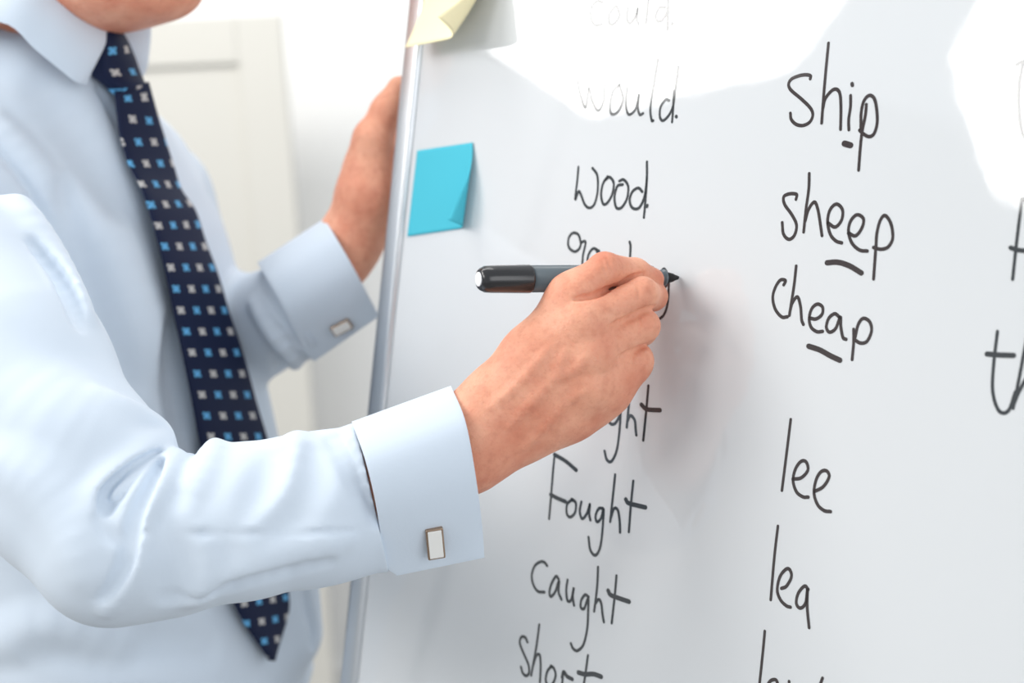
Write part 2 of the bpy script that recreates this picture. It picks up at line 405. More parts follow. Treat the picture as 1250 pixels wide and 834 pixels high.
# ------------------------------------------------------------------ sticky notes
def sticky(name, label, quad, mat_, curl_line, R, lift):
    """quad: pixels of the flat note TL, TR, BR, BL; the part beyond curl_line (two (u,v) points) rolls up off the board"""
    q = [np.array(on_board(*p)) for p in quad]
    n = 28; V = []; F = []
    a = None
    c0 = q[0] * (1 - curl_line[0][0]) * (1 - curl_line[0][1]) + q[1] * curl_line[0][0] * (1 - curl_line[0][1]) + q[2] * curl_line[0][0] * curl_line[0][1] + q[3] * (1 - curl_line[0][0]) * curl_line[0][1]
    u1, v1 = curl_line[1]
    c1 = q[0] * (1 - u1) * (1 - v1) + q[1] * u1 * (1 - v1) + q[2] * u1 * v1 + q[3] * (1 - u1) * v1
    ax = (c1 - c0) / np.linalg.norm(c1 - c0); nr = np.array([-ax[1], ax[0]])
    if nr[0] < 0: nr = -nr
    for j in range(n + 1):
        for i in range(n + 1):
            u, v = i / n, j / n
            p = q[0] * (1 - u) * (1 - v) + q[1] * u * (1 - v) + q[2] * u * v + q[3] * (1 - u) * v
            e = (p - c0).dot(nr); h = 0.0006
            if e > 0:
                p = p - nr * e + nr * R * math.sin(e / R); h += R * (1 - math.cos(e / R))
            V.append(bpt(p[0], p[1], h + lift * v ** 2.2))
    for j in range(n):
        for i in range(n):
            k = j * (n + 1) + i; F.append((k, k + 1, k + n + 2, k + n + 1))
    o = mesh_obj(name, V, F, mat_)
    so = o.modifiers.new('thickness', 'SOLIDIFY'); so.thickness = 0.00015
    o['label'] = label; o['category'] = 'sticky note'
    return o
M_blue = mat('blue_paper', lin(74, 188, 208), 0.7, spec=0.3)
M_yellow = mat('yellow_paper', lin(250, 239, 196), 0.75, spec=0.3)
sticky('sticky_note', 'bright blue sticky note with its lower right corner curling off the board', [(510, 184), (578, 174), (592, 275), (498, 289)], M_blue, ((.97, -.05), (.66, 1.05)), 0.0095, 0.0)
sticky('sticky_note', 'pale yellow sticky note curling away from the top left corner of the board', [(530, -62), (616, -72), (612, 46), (516, 64)], M_yellow, ((0.95, -.2), (.50, 1.05)), 0.015, 0.018)


# ------------------------------------------------------------------ signed-distance sculpting
class Cone:                                   # round cone between two spheres
    def __init__(s, a, b, ra, rb, k): s.a, s.b, s.ra, s.rb, s.k = np.array(a, float), np.array(b, float), ra, rb, k
    def d(s, p):
        ba = s.b - s.a; l2 = ba.dot(ba) + 1e-12
        h = np.clip(((p - s.a) @ ba) / l2, 0, 1)
        return np.linalg.norm(p - s.a - h[:, None] * ba, axis=1) - (s.ra + (s.rb - s.ra) * h)
class Ell:                                    # ellipsoid: centre, 3 axes rows, radii
    def __init__(s, c, R, r, k): s.c, s.R, s.r, s.k = np.array(c, float), np.array(R, float), np.array(r, float), k
    def d(s, p):
        q = (p - s.c) @ s.R.T; k0 = np.linalg.norm(q / s.r, axis=1); k1 = np.linalg.norm(q / s.r ** 2, axis=1)
        return k0 * (k0 - 1) / (k1 + 1e-9)
class Loft:                                   # stack of elliptic sections (z, cL, cF, a, b) in a frame
    def __init__(s, o, L, F, secs, k, ex=2.3):
        s.o, s.L, s.F, s.k, s.ex = o, L, F, k, ex
        s.s = np.array(sorted(secs))
    def d(s, p):
        q = p - s.o; l = q @ s.L; f = q @ s.F; z = p[:, 2]; S = s.s
        zc = np.clip(z, S[0, 0], S[-1, 0])
        cl, cf, a, b = (np.interp(zc, S[:, 0], S[:, i]) for i in (1, 2, 3, 4))
        n = (np.abs((l - cl) / a) ** s.ex + np.abs((f - cf) / b) ** s.ex) ** (1 / s.ex)
        d = (n - 1) * np.minimum(a, b) * 0.9
        out = np.abs(z - zc)
        return np.where(out > 0, np.sqrt(np.maximum(d, 0) ** 2 + out ** 2), d)
def smin(a, b, k):
    h = np.clip(0.5 + 0.5 * (b - a) / k, 0, 1); return b + (a - b) * h - k * h * (1 - h)
def smax(a, b, k): return -smin(-a, -b, k)
def bsphere(q):
    if isinstance(q, Cone): return (q.a + q.b) / 2, np.linalg.norm(q.a - q.b) / 2 + max(q.ra, q.rb)
    if isinstance(q, Ell): return q.c, q.r.max()
    if isinstance(q, Loft): return q.o, 3.0
    return q.sphere()
class Body:
    """ordered list of (op, prim); '+' smooth union, '-' smooth cut, with an optional sub-group joined first"""
    def __init__(s): s.ops = []
    def add(s, prim): s.ops.append(('+', prim)); return s
    def cut(s, prim): s.ops.append(('-', prim)); return s
    def chain(s, pts, k):
        for a, b in zip(pts[:-1], pts[1:]): s.add(Cone(a[0], b[0], a[1], b[1], k))
    def ev(s, p, ops=None):
        d = np.full(len(p), 1.0)
        for op, q in (s.ops if ops is None else ops):
            if isinstance(q, Body): e = q.ev(p); k = q.k
            else: e = q.d(p); k = q.k
            d = smin(d, e, k) if op == '+' else smax(d, -e, k)
        return d
    def sphere(s):
        b = [bsphere(q) for _, q in s.ops]
        C_ = np.mean([x[0] for x in b], axis=0)
        return C_, max(np.linalg.norm(x[0] - C_) + x[1] for x in b)
    def near(s, c, R, m=0.0):
        """the operations that can matter within R of point c"""
        if True:
            if not hasattr(s, 'pre') or s.pre[2] != len(s.ops):
                b = [bsphere(q) for _, q in s.ops]
                s.pre = (np.array([x[0] for x in b]), np.array([x[1] + 2 * q.k + 0.012 for x, (_, q) in zip(b, s.ops)]), len(s.ops))
            cand = np.nonzero(np.linalg.norm(s.pre[0] - c[0], axis=1) < s.pre[1] + R + m)[0]
            src = [s.ops[i] for i in cand]
        out = []
        for op, q in src:
            if isinstance(q, Body):
                sub = q.near(c, R, m + 2 * q.k)
                if sub:
                    if len(sub) < len(q.ops):
                        n = Body(); n.k = q.k; n.ops = sub; q = n
                    out.append((op, q))
            elif q.d(c)[0] < R + m + 2 * q.k + 0.010: out.append((op, q))
        return out
    def trace(s, pix, z0=0.70, z1=1.35):
        """depth at which the rays of many pixels meet the surface (nan where they miss)"""
        D = np.array([P(x, y, 1.0) - CO for x, y in pix]); z = np.full(len(D), z0)
        for _ in range(60):
            d = s.ev(CO + D * z[:, None]); z = z + np.where(z < z1, d * 0.85, 0)
            if np.all((d < 0.0003) | (z >= z1)): break
        return np.where(z < z1, z, np.nan)
def surface(body, h, lo, hi, drop=None):
    """surface nets on a sparse set of blocks"""
    lo = np.array(lo, float); hi = np.array(hi, float); N = 12; bs = N * h
    nb = np.ceil((hi - lo) / bs).astype(int); half = bs * 0.5 * math.sqrt(3)
    vals = {}; G = np.stack(np.meshgrid(*[np.arange(N + 1)] * 3, indexing='ij'), -1).reshape(-1, 3)
    # coarse culling, several levels at once
    def rec(b0, n):
        # b0: block index corner, n: size in blocks (power of two)
        c = lo + (b0 + n / 2) * bs; R = half * n
        ops = body.near(c[None], R)
        if not any(o[0] == '+' for o in ops): return
        d = body.ev(c[None], ops)[0]
        if abs(d) > R * 1.25 + 0.012: return
        if n == 1:
            p = lo + (b0 * N + G) * h
            v = body.ev(p, ops)
            if v.min() < 0 < v.max() or (v.min() <= 0 and v.max() >= 0): vals[tuple(b0)] = v.reshape(N + 1, N + 1, N + 1)
            return
        m = n // 2
        for i in (0, m):
            for j in (0, m):
                for k in (0, m):
                    b = b0 + np.array([i, j, k])
                    if (b < nb).all(): rec(b, m)
    n0 = 1
    while n0 < nb.max(): n0 *= 2
    rec(np.zeros(3, int), n0)
    big = int(n0 * N + 4); keyf = lambda c: (c[..., 0] * big + c[..., 1]) * big + c[..., 2]
    cells = []; verts = []; edges = {0: [], 1: [], 2: []}
    off = np.array([[i, j, k] for i in (0, 1) for j in (0, 1) for k in (0, 1)])
    EP = [(a, b) for a in range(8) for b in range(a + 1, 8) if np.abs(off[a] - off[b]).sum() == 1]
    for b, v in vals.items():
        base = np.array(b) * N
        cv = np.stack([v[o[0]:o[0] + N, o[1]:o[1] + N, o[2]:o[2] + N] for o in off], -1)
        sg = cv < 0; act = sg.any(-1) & ~sg.all(-1); idx = np.argwhere(act)
        if len(idx):
            c = cv[act]; acc = np.zeros((len(idx), 3)); cnt = np.zeros(len(idx))
            for a_, b_ in EP:
                m = (c[:, a_] < 0) != (c[:, b_] < 0)
                t = c[:, a_] / np.where(m, c[:, a_] - c[:, b_], 1)
                acc += np.where(m[:, None], off[a_] + t[:, None] * (off[b_] - off[a_]), 0); cnt += m
            cells.append(idx + base); verts.append(lo + (idx + base + acc / cnt[:, None]) * h)
        s_ = v < 0
        for ax in range(3):
            sl0 = [slice(0, N)] * 3; sl1 = [slice(0, N)] * 3; sl1[ax] = slice(1, N + 1)
            x = s_[tuple(sl0)] != s_[tuple(sl1)]; e = np.argwhere(x)
            if len(e): edges[ax].append(np.concatenate([e + base, s_[tuple(sl0)][x][:, None]], 1))
    cells = np.concatenate(cells); verts = np.concatenate(verts)
    keys = keyf(cells)
    want = []                                 # cells a crossing needs that no block produced (culling differences): put a point at their middle
    for ax in range(3):
        if edges[ax]:
            c = np.concatenate(edges[ax])[:, :3]; u = np.zeros(3, int); w = np.zeros(3, int); u[(ax + 1) % 3] = 1; w[(ax + 2) % 3] = 1
            want += [c - u - w, c - w, c, c - u]
    want = np.unique(np.concatenate(want), axis=0); miss = want[~np.isin(keyf(want), keys)]
    if len(miss): cells = np.concatenate([cells, miss]); verts = np.concatenate([verts, lo + (miss + .5) * h]); keys = keyf(cells)
    order = np.argsort(keys); ks = keys[order]
    def look(c):
        q = keyf(c); i = np.clip(np.searchsorted(ks, q), 0, len(ks) - 1); return np.where(ks[i] == q, order[i], -1)
    quads = []
    for ax in range(3):
        if not edges[ax]: continue
        e = np.concatenate(edges[ax]); c = e[:, :3]; ins = e[:, 3].astype(bool)
        u = np.zeros(3, int); w = np.zeros(3, int); u[(ax + 1) % 3] = 1; w[(ax + 2) % 3] = 1
        q = np.stack([look(c - u - w), look(c - w), look(c), look(c - u)], 1)
        ok = (q >= 0).all(1); q = q[ok]; f = ins[ok]
        q = np.where(f[:, None], q, q[:, ::-1]); quads.append(q)
    quads = np.concatenate(quads)
    if drop is not None:                      # leave out what the predicate marks
        keep = ~drop(verts); quads = quads[keep[quads].all(1)]
    used = np.unique(quads); mp = np.full(len(verts), -1); mp[used] = np.arange(len(used))
    return verts[used], mp[quads]
def np_mesh(name, V, Q, material, parent=None):
    me = bpy.data.meshes.new(name); me.vertices.add(len(V)); me.vertices.foreach_set('co', V.astype(np.float32).ravel())
    me.loops.add(Q.size); me.loops.foreach_set('vertex_index', Q.astype(np.int32).ravel())
    me.polygons.add(len(Q)); me.polygons.foreach_set('loop_start', (np.arange(len(Q)) * 4).astype(np.int32))
    me.polygons.foreach_set('use_smooth', np.ones(len(Q), bool))
    me.update(calc_edges=True); me.validate()
    me.materials.append(material)
    o = bpy.data.objects.new(name, me); COL.objects.link(o)
    if parent: attach(o, parent)
    return o
def relax(V, Q, n=2, f=0.5):
    V = V.copy()
    a = Q.ravel(); b = np.roll(Q, -1, 1).ravel()
    cnt = np.bincount(a, minlength=len(V)) + np.bincount(b, minlength=len(V))
    for _ in range(n):
        S = np.zeros_like(V)
        for i in range(3):
            S[:, i] = np.bincount(a, V[b, i], len(V)) + np.bincount(b, V[a, i], len(V))
        V = V + f * (S / np.maximum(cnt, 1)[:, None] - V)
    return V

# ------------------------------------------------------------------ the man: frame of his trunk
RS = P(-195, 285, 1.0); LS = P(185, 240, 1.31); MID = (RS + LS) / 2
LV = LS - RS; LV[2] = 0; LV /= np.linalg.norm(LV); FV = np.array([LV[1], -LV[0], 0.0]); ZV = np.array([0, 0, 1.0])
def T(l, f, z): return MID * np.array([1, 1, 0]) + LV * l + FV * f + ZV * z
def sag(px, py, off=0.0):                     # pixel ray meets the trunk's lengthwise plane, shifted sideways by off
    r = P(px, py, 1) - CO; return CO + r * ((MID + LV * off - CO).dot(LV) / r.dot(LV))
man = empty('person', (T(0, 0.06, 0)[0], T(0, 0.06, 0)[1], 0), 'man in a pale blue shirt and navy spotted tie writing on the whiteboard', 'person')

M_skin = mat('skin', SKIN, 0.52, spec=0.3, sss=(0.22, (1.0, 0.35, 0.2), 0.004))
nt = M_skin.node_tree; NN = nt.nodes.new; KK = nt.links.new; pb = nt.nodes['Principled BSDF']; tc = NN('ShaderNodeTexCoord')
def noise(scale, lo_, hi_, detail=4, typ='ShaderNodeTexNoise'):
    n = NN(typ); n.inputs['Scale'].default_value = scale
    if 'Detail' in n.inputs: n.inputs['Detail'].default_value = detail
    KK(tc.outputs['Object'], n.inputs['Vector'])
    r = NN('ShaderNodeMapRange'); r.inputs[1].default_value = lo_; r.inputs[2].default_value = hi_; KK(n.outputs[0], r.inputs[0]); return r.outputs[0]
def blend(f, a_, b_, k=1.0):
    x = NN('ShaderNodeMix'); x.data_type = 'RGBA'
    m = NN('ShaderNodeMath'); m.operation = 'MULTIPLY'; KK(f, m.inputs[0]); m.inputs[1].default_value = k; KK(m.outputs[0], x.inputs[0])
    for i, v in ((6, a_), (7, b_)):
        if hasattr(v, 'is_linked') or hasattr(v, 'links'): KK(v, x.inputs[i])
        else: x.inputs[i].default_value = v
    return x.outputs[2]
c_ = blend(noise(34, .38, .70), SKIN, SKIN2)
c_ = blend(noise(150, .50, .75, 3), c_, SKIN3, .30)
c_ = blend(noise(520, .55, .72, 2), c_, SKIN3, .18)
KK(c_, pb.inputs['Base Color'])
hs = [(noise(620, 0, 1, 2, 'ShaderNodeTexVoronoi'), .30, .0005), (noise(240, .2, .8, 6), .35, .0007)]
prev = None
for h_, st_, di_ in hs:
    u = NN('ShaderNodeBump'); u.inputs['Strength'].default_value = st_; u.inputs['Distance'].default_value = di_; KK(h_, u.inputs['Height'])
    if prev: KK(prev, u.inputs['Normal'])
    prev = u.outputs[0]
KK(prev, pb.inputs['Normal'])
M_shirt = mat('pale_blue_cotton', SHIRT, 0.85, spec=0.2, sheen=0.1, bump=(900, 0.12, 0.0004))
M_shirt.node_tree.nodes['Principled BSDF'].inputs['Sheen Roughness'].default_value = 0.5

# ---- shirt: trunk and sleeves in one surface
sh = Body()
sh.add(Loft(MID * np.array([1, 1, 0]), LV, FV, TRUNK, 0.02))
sh.chain([(T(-.058, .000, 1.445), .032), (T(.048, .005, 1.425), .030)], .03)
sh.chain([(T(-.04, .025, 1.395), .046), (T(-.12, .02, 1.355), .052), (RS + np.array([0, 0, -.01]), .070)], .05)
sh.chain([(T(.03, .025, 1.395), .042), (T(.10, .02, 1.34), .048), (LS + np.array([0, 0, -.01]), .048)], .05)
def pc(lst): return [(P(a, b, c), r) for a, b, c, r in lst]
sh.chain(pc([(-195, 275, 1.0, .078), (-60, 382, .93, .075), (0, 460, .89, .064), (90, 585, .853, .054), (138, 668, .83, .0435)]), .025)
fore = Body(); fore.k = .012
fore.chain(pc([(138, 668, .83, .0435), (200, 655, .835, .0455), (300, 636, .842, .0445), (385, 622, .847, .0430)]), .01)
fore.chain(pc([(385, 612, .847, .0410), (446, 576, .850, .0300)]), .012); fore.chain(pc([(385, 632, .847, .036), (458, 628, .851, .030)]), .012); fore.chain(pc([(385, 655, .849, .027), (468, 672, .852, .0115)]), .012)
sh.add(fore)
sh.chain(pc([(185, 240, 1.31, .050), (205, 330, 1.29, .050), (225, 430, 1.26, .046)]), .03)
lf = Body(); lf.k = .012
lf.chain(pc([(225, 430, 1.26, .046), (300, 402, 1.20, .044), (372, 376, 1.145, .040)]), .01)
sh.add(lf)
sh.chain(pc([(-25, 62, 1.07, .020), (28, 76, 1.07, .020)]), .02)
sh.chain(pc([(350, 705, 1.195, .026), (353, 772, 1.205, .027)]), .03)
base_sh = sh
JOBS = []
def groove(pts, r, sink, k, op='-'):
    """a fold traced over the photo's pixels: cut '-' or raised '+', its centre sink metres from the cloth (positive: outside)"""
    JOBS.append((catmull(pts, 3) if len(pts) > 2 else catmull([pts[0], (np.array(pts[0]) + np.array(pts[1])) / 2, pts[1]], 3), r, sink, k, op))
def carve(body):
    base = Body(); base.ops = list(body.ops)
    Z = base.trace([p for j in JOBS for p in j[0]]); at = 0
    for pth, r, sink, k, op in JOBS:
        q = []; n = len(pth)
        for i, (x, y) in enumerate(pth):
            z = Z[at + i]; e = math.sin(math.pi * min(1, max(0, (i + .35) / (n - .3)))) ** .5
            q.append(None if np.isnan(z) else (P(x, y, z - sink), r * (0.45 + .55 * e)))
        at += n
        b = Body(); b.k = k
        for a_, b_ in zip(q[:-1], q[1:]):
            if a_ is None or b_ is None or np.linalg.norm(a_[0] - b_[0]) > .04: continue
            b.ops.append(('+', Cone(a_[0], b_[0], a_[1], b_[1], .002)))
        if b.ops: body.ops.append((op, b))
    JOBS.clear()
def G(pts, r=.008, s=.005, k=.007, op='-'): groove(pts, r, s, k, op)
def Rg(pts, r=.008, h=.003, k=.007): groove(pts, r, -(r - h), k, '+')
# crook of the right elbow: the upper sleeve hangs over the forearm
Rg([(120, 492), (160, 508), (188, 528), (192, 545), (174, 560), (146, 580), (124, 604), (117, 626)], .010, .0055, .008)
G([(208, 555), (180, 568), (155, 586), (134, 606), (127, 626)], .0065, .0002, .003)
G([(192, 556), (172, 573), (150, 592)], .005, .001, .003)
Rg([(222, 552), (205, 580), (188, 610), (174, 640)], .006, .003, .006)
Rg([(188, 556), (170, 576), (152, 594), (138, 608)], .0032, -.0008, .003)
Rg([(194, 558), (182, 576), (168, 598), (158, 616)], .0032, .0002, .0025)
Rg([(201, 560), (193, 578), (182, 600), (174, 618)], .0030, .0008, .0025)
G([(198, 562), (188, 579), (176, 600)], .0026, .0002, .0018)
# long overlap from crook to elbow point
Rg([(212, 560), (192, 592), (176, 626), (167, 660), (163, 684), (150, 714), (132, 740)], .009, .0035, .006)
G([(198, 566), (182, 594), (166, 626), (158, 658), (153, 684), (141, 708), (124, 732)], .005, .0012, .004)
G([(250, 548), (238, 582), (222, 608), (202, 632)], .006, .0035, .006)
Rg([(262, 546), (250, 580), (232, 612)], .008, .003, .008)
G([(118, 634), (130, 652), (150, 662)], .004, .002, .004)
# forearm
Rg([(362, 540), (352, 580), (336, 622), (312, 656)], .009, .0025, .010)
G([(335, 548), (322, 586), (306, 622)], .010, .0088, .010)
G([(388, 545), (384, 580), (366, 620), (330, 660)], .010, .0088, .010)
Rg([(420, 655), (360, 668), (300, 690), (240, 715)], .008, .0022, .010)
G([(400, 690), (330, 706), (262, 724), (205, 738)], .005, .0036, .005)
Rg([(225, 640), (240, 680), (236, 720)], .010, .0025, .012)
G([(205, 650), (216, 690), (210, 730)], .010, .0075, .012)
G([(165, 652), (250, 652), (340, 652), (440, 648)], .0022, .0018, .0015)
G([(416, 528), (436, 556), (452, 600), (458, 640)], .0045, .0026, .003)
G([(404, 532), (424, 566), (440, 600)], .005, .0035, .005)
Rg([(426, 528), (444, 560), (456, 610)], .004, .0015, .003)
# upper sleeve
G([(-30, 400), (30, 455), (90, 492), (130, 512)], .018, .0158, .02)
Rg([(-30, 440), (30, 490), (90, 524), (140, 545)], .020, .0030, .02)
Rg([(0, 560), (50, 590), (90, 640), (108, 690)], .012, .0025, .014)
# armhole and chest
G([(-6, 176), (29, 222), (62, 270), (86, 312), (94, 345)], .007, .0020, .005)
Rg([(-10, 212), (22, 258), (52, 304), (76, 346), (96, 384)], .012, .0022, .012)
G([(40, 296), (68, 334), (88, 368), (98, 396)], .006, .0020, .005)
Rg([(-5, 150), (34, 196), (66, 244), (88, 286), (96, 326)], .010, .0035, .010)
G([(88, 236), (98, 290), (118, 352), (138, 410), (160, 465)], .016, .0105, .016)
G([(84, 224), (92, 262), (100, 310)], .007, .0045, .008)
Rg([(110, 250), (132, 320), (158, 390), (180, 440)], .022, .0035, .02)
G([(214, 402), (216, 440), (222, 490), (228, 530)], .012, .0070, .012)
G([(60, 110), (110, 170), (150, 240)], .016, .0140, .02)
G([(120, 106), (132, 124), (142, 150)], .0035, .0015, .003)
# belly
G([(40, 790), (120, 800), (200, 792), (260, 800)], .014, .0115, .016)
Rg([(0, 780), (70, 760), (140, 780)], .014, .004, .018)
G([(372, 722), (376, 745), (383, 768), (382, 790)], .0045, -.0005, .003)
# left sleeve
G([(322, 345), (345, 385), (368, 425)], .006, .0035, .005)
G([(328, 400), (345, 430), (350, 462)], .008, .0055, .008)
Rg([(312, 372), (336, 410), (360, 445)], .007, .0030, .008)

carve(sh)
lo = np.array([T(-.3, -.15, 0), T(.3, .35, 0), P(-195, 285, 1.0), P(460, 600, .86), P(400, 380, 1.12), P(140, 680, .79), LS, T(.2, -.1, 0), T(-.2, -.1, 0)])
import time; t_ = time.time()
def trim(V, a, b, gap):
    """flatten the sleeve's end onto a plane just inside the cuff, whose edge shows at pixels a and b (x, y, depth)"""
    A, B_ = P(*a), P(*b); e = B_ - A; view = (A + B_) / 2 - CO; n = np.cross(e, view); n /= np.linalg.norm(n)
    if n[0] < 0: n = -n
    g = (V - A) @ n - gap; m = (g > 0) & (np.linalg.norm(V - (A + B_) / 2, axis=1) < .16)
    V[m] -= g[m][:, None] * n * .98
V, Q = surface(sh, SHIRT_H, [lo[:, 0].min() - .09, lo[:, 1].min() - .09, 0.90], [lo[:, 0].max() + .06, lo[:, 1].max() + .06, 1.50])
V = relax(V, Q, 1)
trim(V, (430, 517, .85), (470, 692, .85), .0015); trim(V, (315, 322, 1.135), (383, 440, 1.135), .008)
shirt = np_mesh('shirt', V, Q, M_shirt, man)
print('shirt', len(Q), time.time() - t_)

# ---- body: head, neck, arms and hands in one surface
bd = Body()
HF = 0.0
def Tc(l, f, z, r): return (T(l, f, z), r)
bd.chain([Tc(0, .022, 1.36, .052), Tc(0, .062, 1.50, .054)], .02)
head = [LV, FV, ZV]
bd.add(Ell(T(0, .075, 1.605), head, (.076, .095, .098), .02))
bd.add(Ell(T(0, .120, 1.550), head, (.064, .066, .085), .02))
for s in (-1, 1):
    bd.add(Cone(T(s * .052, .085, 1.512), T(s * .014, .168, 1.491), .020, .018, .015))
    bd.add(Ell(T(s * .033, .163, 1.600), head, (.020, .014, .008), .008))    # brow
    bd.add(Ell(T(s * .036, .158, 1.563), head, (.020, .018, .014), .012))    # cheek
bd.add(Ell(T(0, .130, 1.492), head, (.050, .055, .030), .02))
bd.add(Ell(T(0, .174, 1.494), head, (.021, .018, .017), .010))                # chin
bd.chain([Tc(0, .186, 1.598, .007), Tc(0, .203, 1.562, .010)], .008)          # nose
for s in (-1, 1): bd.add(Ell(T(s * .012, .193, 1.556), head, (.009, .011, .008), .005))
bd.add(Ell(T(0, .183, 1.533), head, (.024, .010, .006), .004))
bd.add(Ell(T(0, .182, 1.521), head, (.022, .010, .0065), .004))
bd.cut(Cone(T(-.022, .190, 1.527), T(.022, .190, 1.527), .0022, .0022, .002))
for s in (-1, 1):
    bd.cut(Ell(T(s * .032, .190, 1.583), head, (.018, .018, .011), .008))
    bd.add(Ell(T(s * .031, .163, 1.583), head, (.013, .0125, .012), .002))
    bd.add(Ell(T(s * .078, .068, 1.572), [LV, FV * .94 + ZV * .34, ZV * .94 - FV * .34], (.010, .018, .032), .005))
    bd.cut(Ell(T(s * .089, .072, 1.575), head, (.006, .010, .018), .004))
# arms inside the sleeves
bd.chain([Tc(0, .04, 1.36, .05), (RS, .045), (P(0, 460, .89), .045), (P(138, 668, .83), .030), (P(300, 636, .842), .031), (P(440, 600, .852), .021), (P(520, 570, .853), .027)], .02)
bd.chain([Tc(0, .04, 1.36, .05), (LS, .036), (P(225, 430, 1.26), .028), (P(320, 396, 1.19), .027), (P(378, 362, 1.14), .022), (P(412, 322, 1.113), .021)], .02)
def PR(l): return [(P(a, b, c), r / 1000) for a, b, c, r in l]
fing = Body(); fing.k = .010
def finger(l, k=.0035):
    f = Body(); f.k = .0012; f.chain(PR(l), k); fing.ops.append(('+', f))
finger([(697, 362, .850, 12), (738, 329, .852, 10), (775, 333, .868, 8.6), (797, 341, .879, 7.0)])
finger([(712, 394, .843, 12.3), (783, 359, .855, 10), (797, 362, .880, 8.6), (790, 352, .895, 7.6)])
finger([(722, 432, .844, 11.8), (785, 398, .859, 9.9), (784, 405, .885, 8.4), (752, 408, .893, 8)])
finger([(722, 470, .848, 11.2), (776, 439, .863, 9.8), (772, 444, .887, 7.8), (742, 442, .892, 7.2)])
bd.ops.append(('+', fing))
rh = Body(); rh.k = .012
rh.chain(PR([(520, 570, .853, 27), (572, 537, .855, 20)]), .01)
rh.chain(PR([(572, 511, .850, 17), (605, 482, .856, 16), (645, 434, .853, 15), (697, 362, .850, 12)]), .012)
rh.chain(PR([(574, 525, .850, 18), (650, 457, .850, 15.5), (712, 394, .843, 12.3)]), .012)
rh.chain(PR([(576, 545, .852, 18), (655, 482, .852, 15), (722, 432, .844, 11.8)]), .012)
rh.chain(PR([(577, 560, .857, 17), (660, 508, .858, 15), (722, 470, .848, 11.2)]), .012)
rh.chain(PR([(577, 562, .862, 17), (640, 521, .866, 18), (682, 500, .868, 18.5), (718, 488, .866, 16.5)]), .012)
bd.ops.append(('+', rh))
th = Body(); th.k = .008
th.chain(PR([(610, 490, .880, 14), (682, 425, .893, 12), (742, 376, .897, 10.5), (782, 362, .900, 8.5)]), .004)
bd.ops.append(('+', th))

rh.chain(PR([(700, 500, .864, 15), (742, 472, .862, 13.5), (766, 450, .866, 10)]), .012)
def g(pts, r, s, k, op='-'): groove(pts, r, s, k, op)
g([(702, 365), (725, 361), (746, 352), (766, 342), (786, 334)], .0022, -.0006, .0012)
g([(745, 398), (765, 389), (783, 380), (799, 374)], .0019, -.0010, .0022)
g([(754, 438), (770, 430), (792, 419)], .0019, -.0010, .0022)
for v in ([(620, 520), (648, 492), (676, 462), (690, 430)], [(640, 545), (672, 512), (690, 490), (712, 478)], [(600, 498), (640, 462), (668, 428)], [(676, 462), (700, 452), (716, 436)]):
    g(v, .0022, -.0016, .0035, '+')
for v in ([(733, 315), (738, 326), (741, 338)], [(739, 312), (744, 322), (747, 334)], [(776, 344), (780, 356), (779, 368)], [(778, 384), (781, 396), (779, 408)], [(770, 426), (773, 438), (770, 450)]):
    g(v, .0007, .0003, .0008)
carve(bd)

lh = Body(); lh.k = .012
lh.chain(PR([(416, 316, 1.113, 21), (425, 298, 1.11, 22), (450, 235, 1.10, 22), (456, 200, 1.10, 20)]), .015)
lh.chain(PR([(430, 292, 1.12, 20), (462, 250, 1.115, 18), (468, 205, 1.115, 17)]), .015)
lh.chain(PR([(450, 200, 1.095, 17), (455, 170, 1.09, 14), (473, 135, 1.09, 11.5), (487, 107, 1.09, 9)]), .008)
for q in ([(466, 190, 1.12, 12), (490, 165, 1.16, 10), (530, 160, 1.17, 9), (556, 165, 1.165, 8)],
          [(467, 212, 1.12, 12), (492, 195, 1.17, 10), (532, 192, 1.18, 9), (560, 197, 1.175, 8)],
          [(466, 234, 1.125, 12), (490, 225, 1.17, 10), (528, 224, 1.18, 9), (552, 229, 1.175, 8)],
          [(463, 256, 1.125, 11), (485, 254, 1.17, 9), (515, 255, 1.175, 8), (535, 258, 1.172, 7)]):
    f = Body(); f.k = .006; f.chain(PR(q), .003); lh.ops.append(('+', f))
bd.ops.append(('+', lh))
for z_ in (1.07, 1.083, 1.096): bd.cut(Cone(P(487, 186, z_), P(493, 138, z_), .0065, .004, .003))

pts = [T(0, -.05, 0), T(0, .25, 0), RS, LS, P(800, 340, .89), P(140, 680, .79), P(490, 100, 1.1), T(.1, 0, 0), T(-.1, 0, 0)]
lo = np.array(pts)
V, Q = surface(bd, BODY_H, [lo[:, 0].min() - .06, lo[:, 1].min() - .06, 1.08], [lo[:, 0].max() + .03, lo[:, 1].max() + .09, 1.72])
V = relax(V, Q, 1)
body = np_mesh('body', V, Q, M_skin, man)
print('body', len(Q), time.time() - t_)


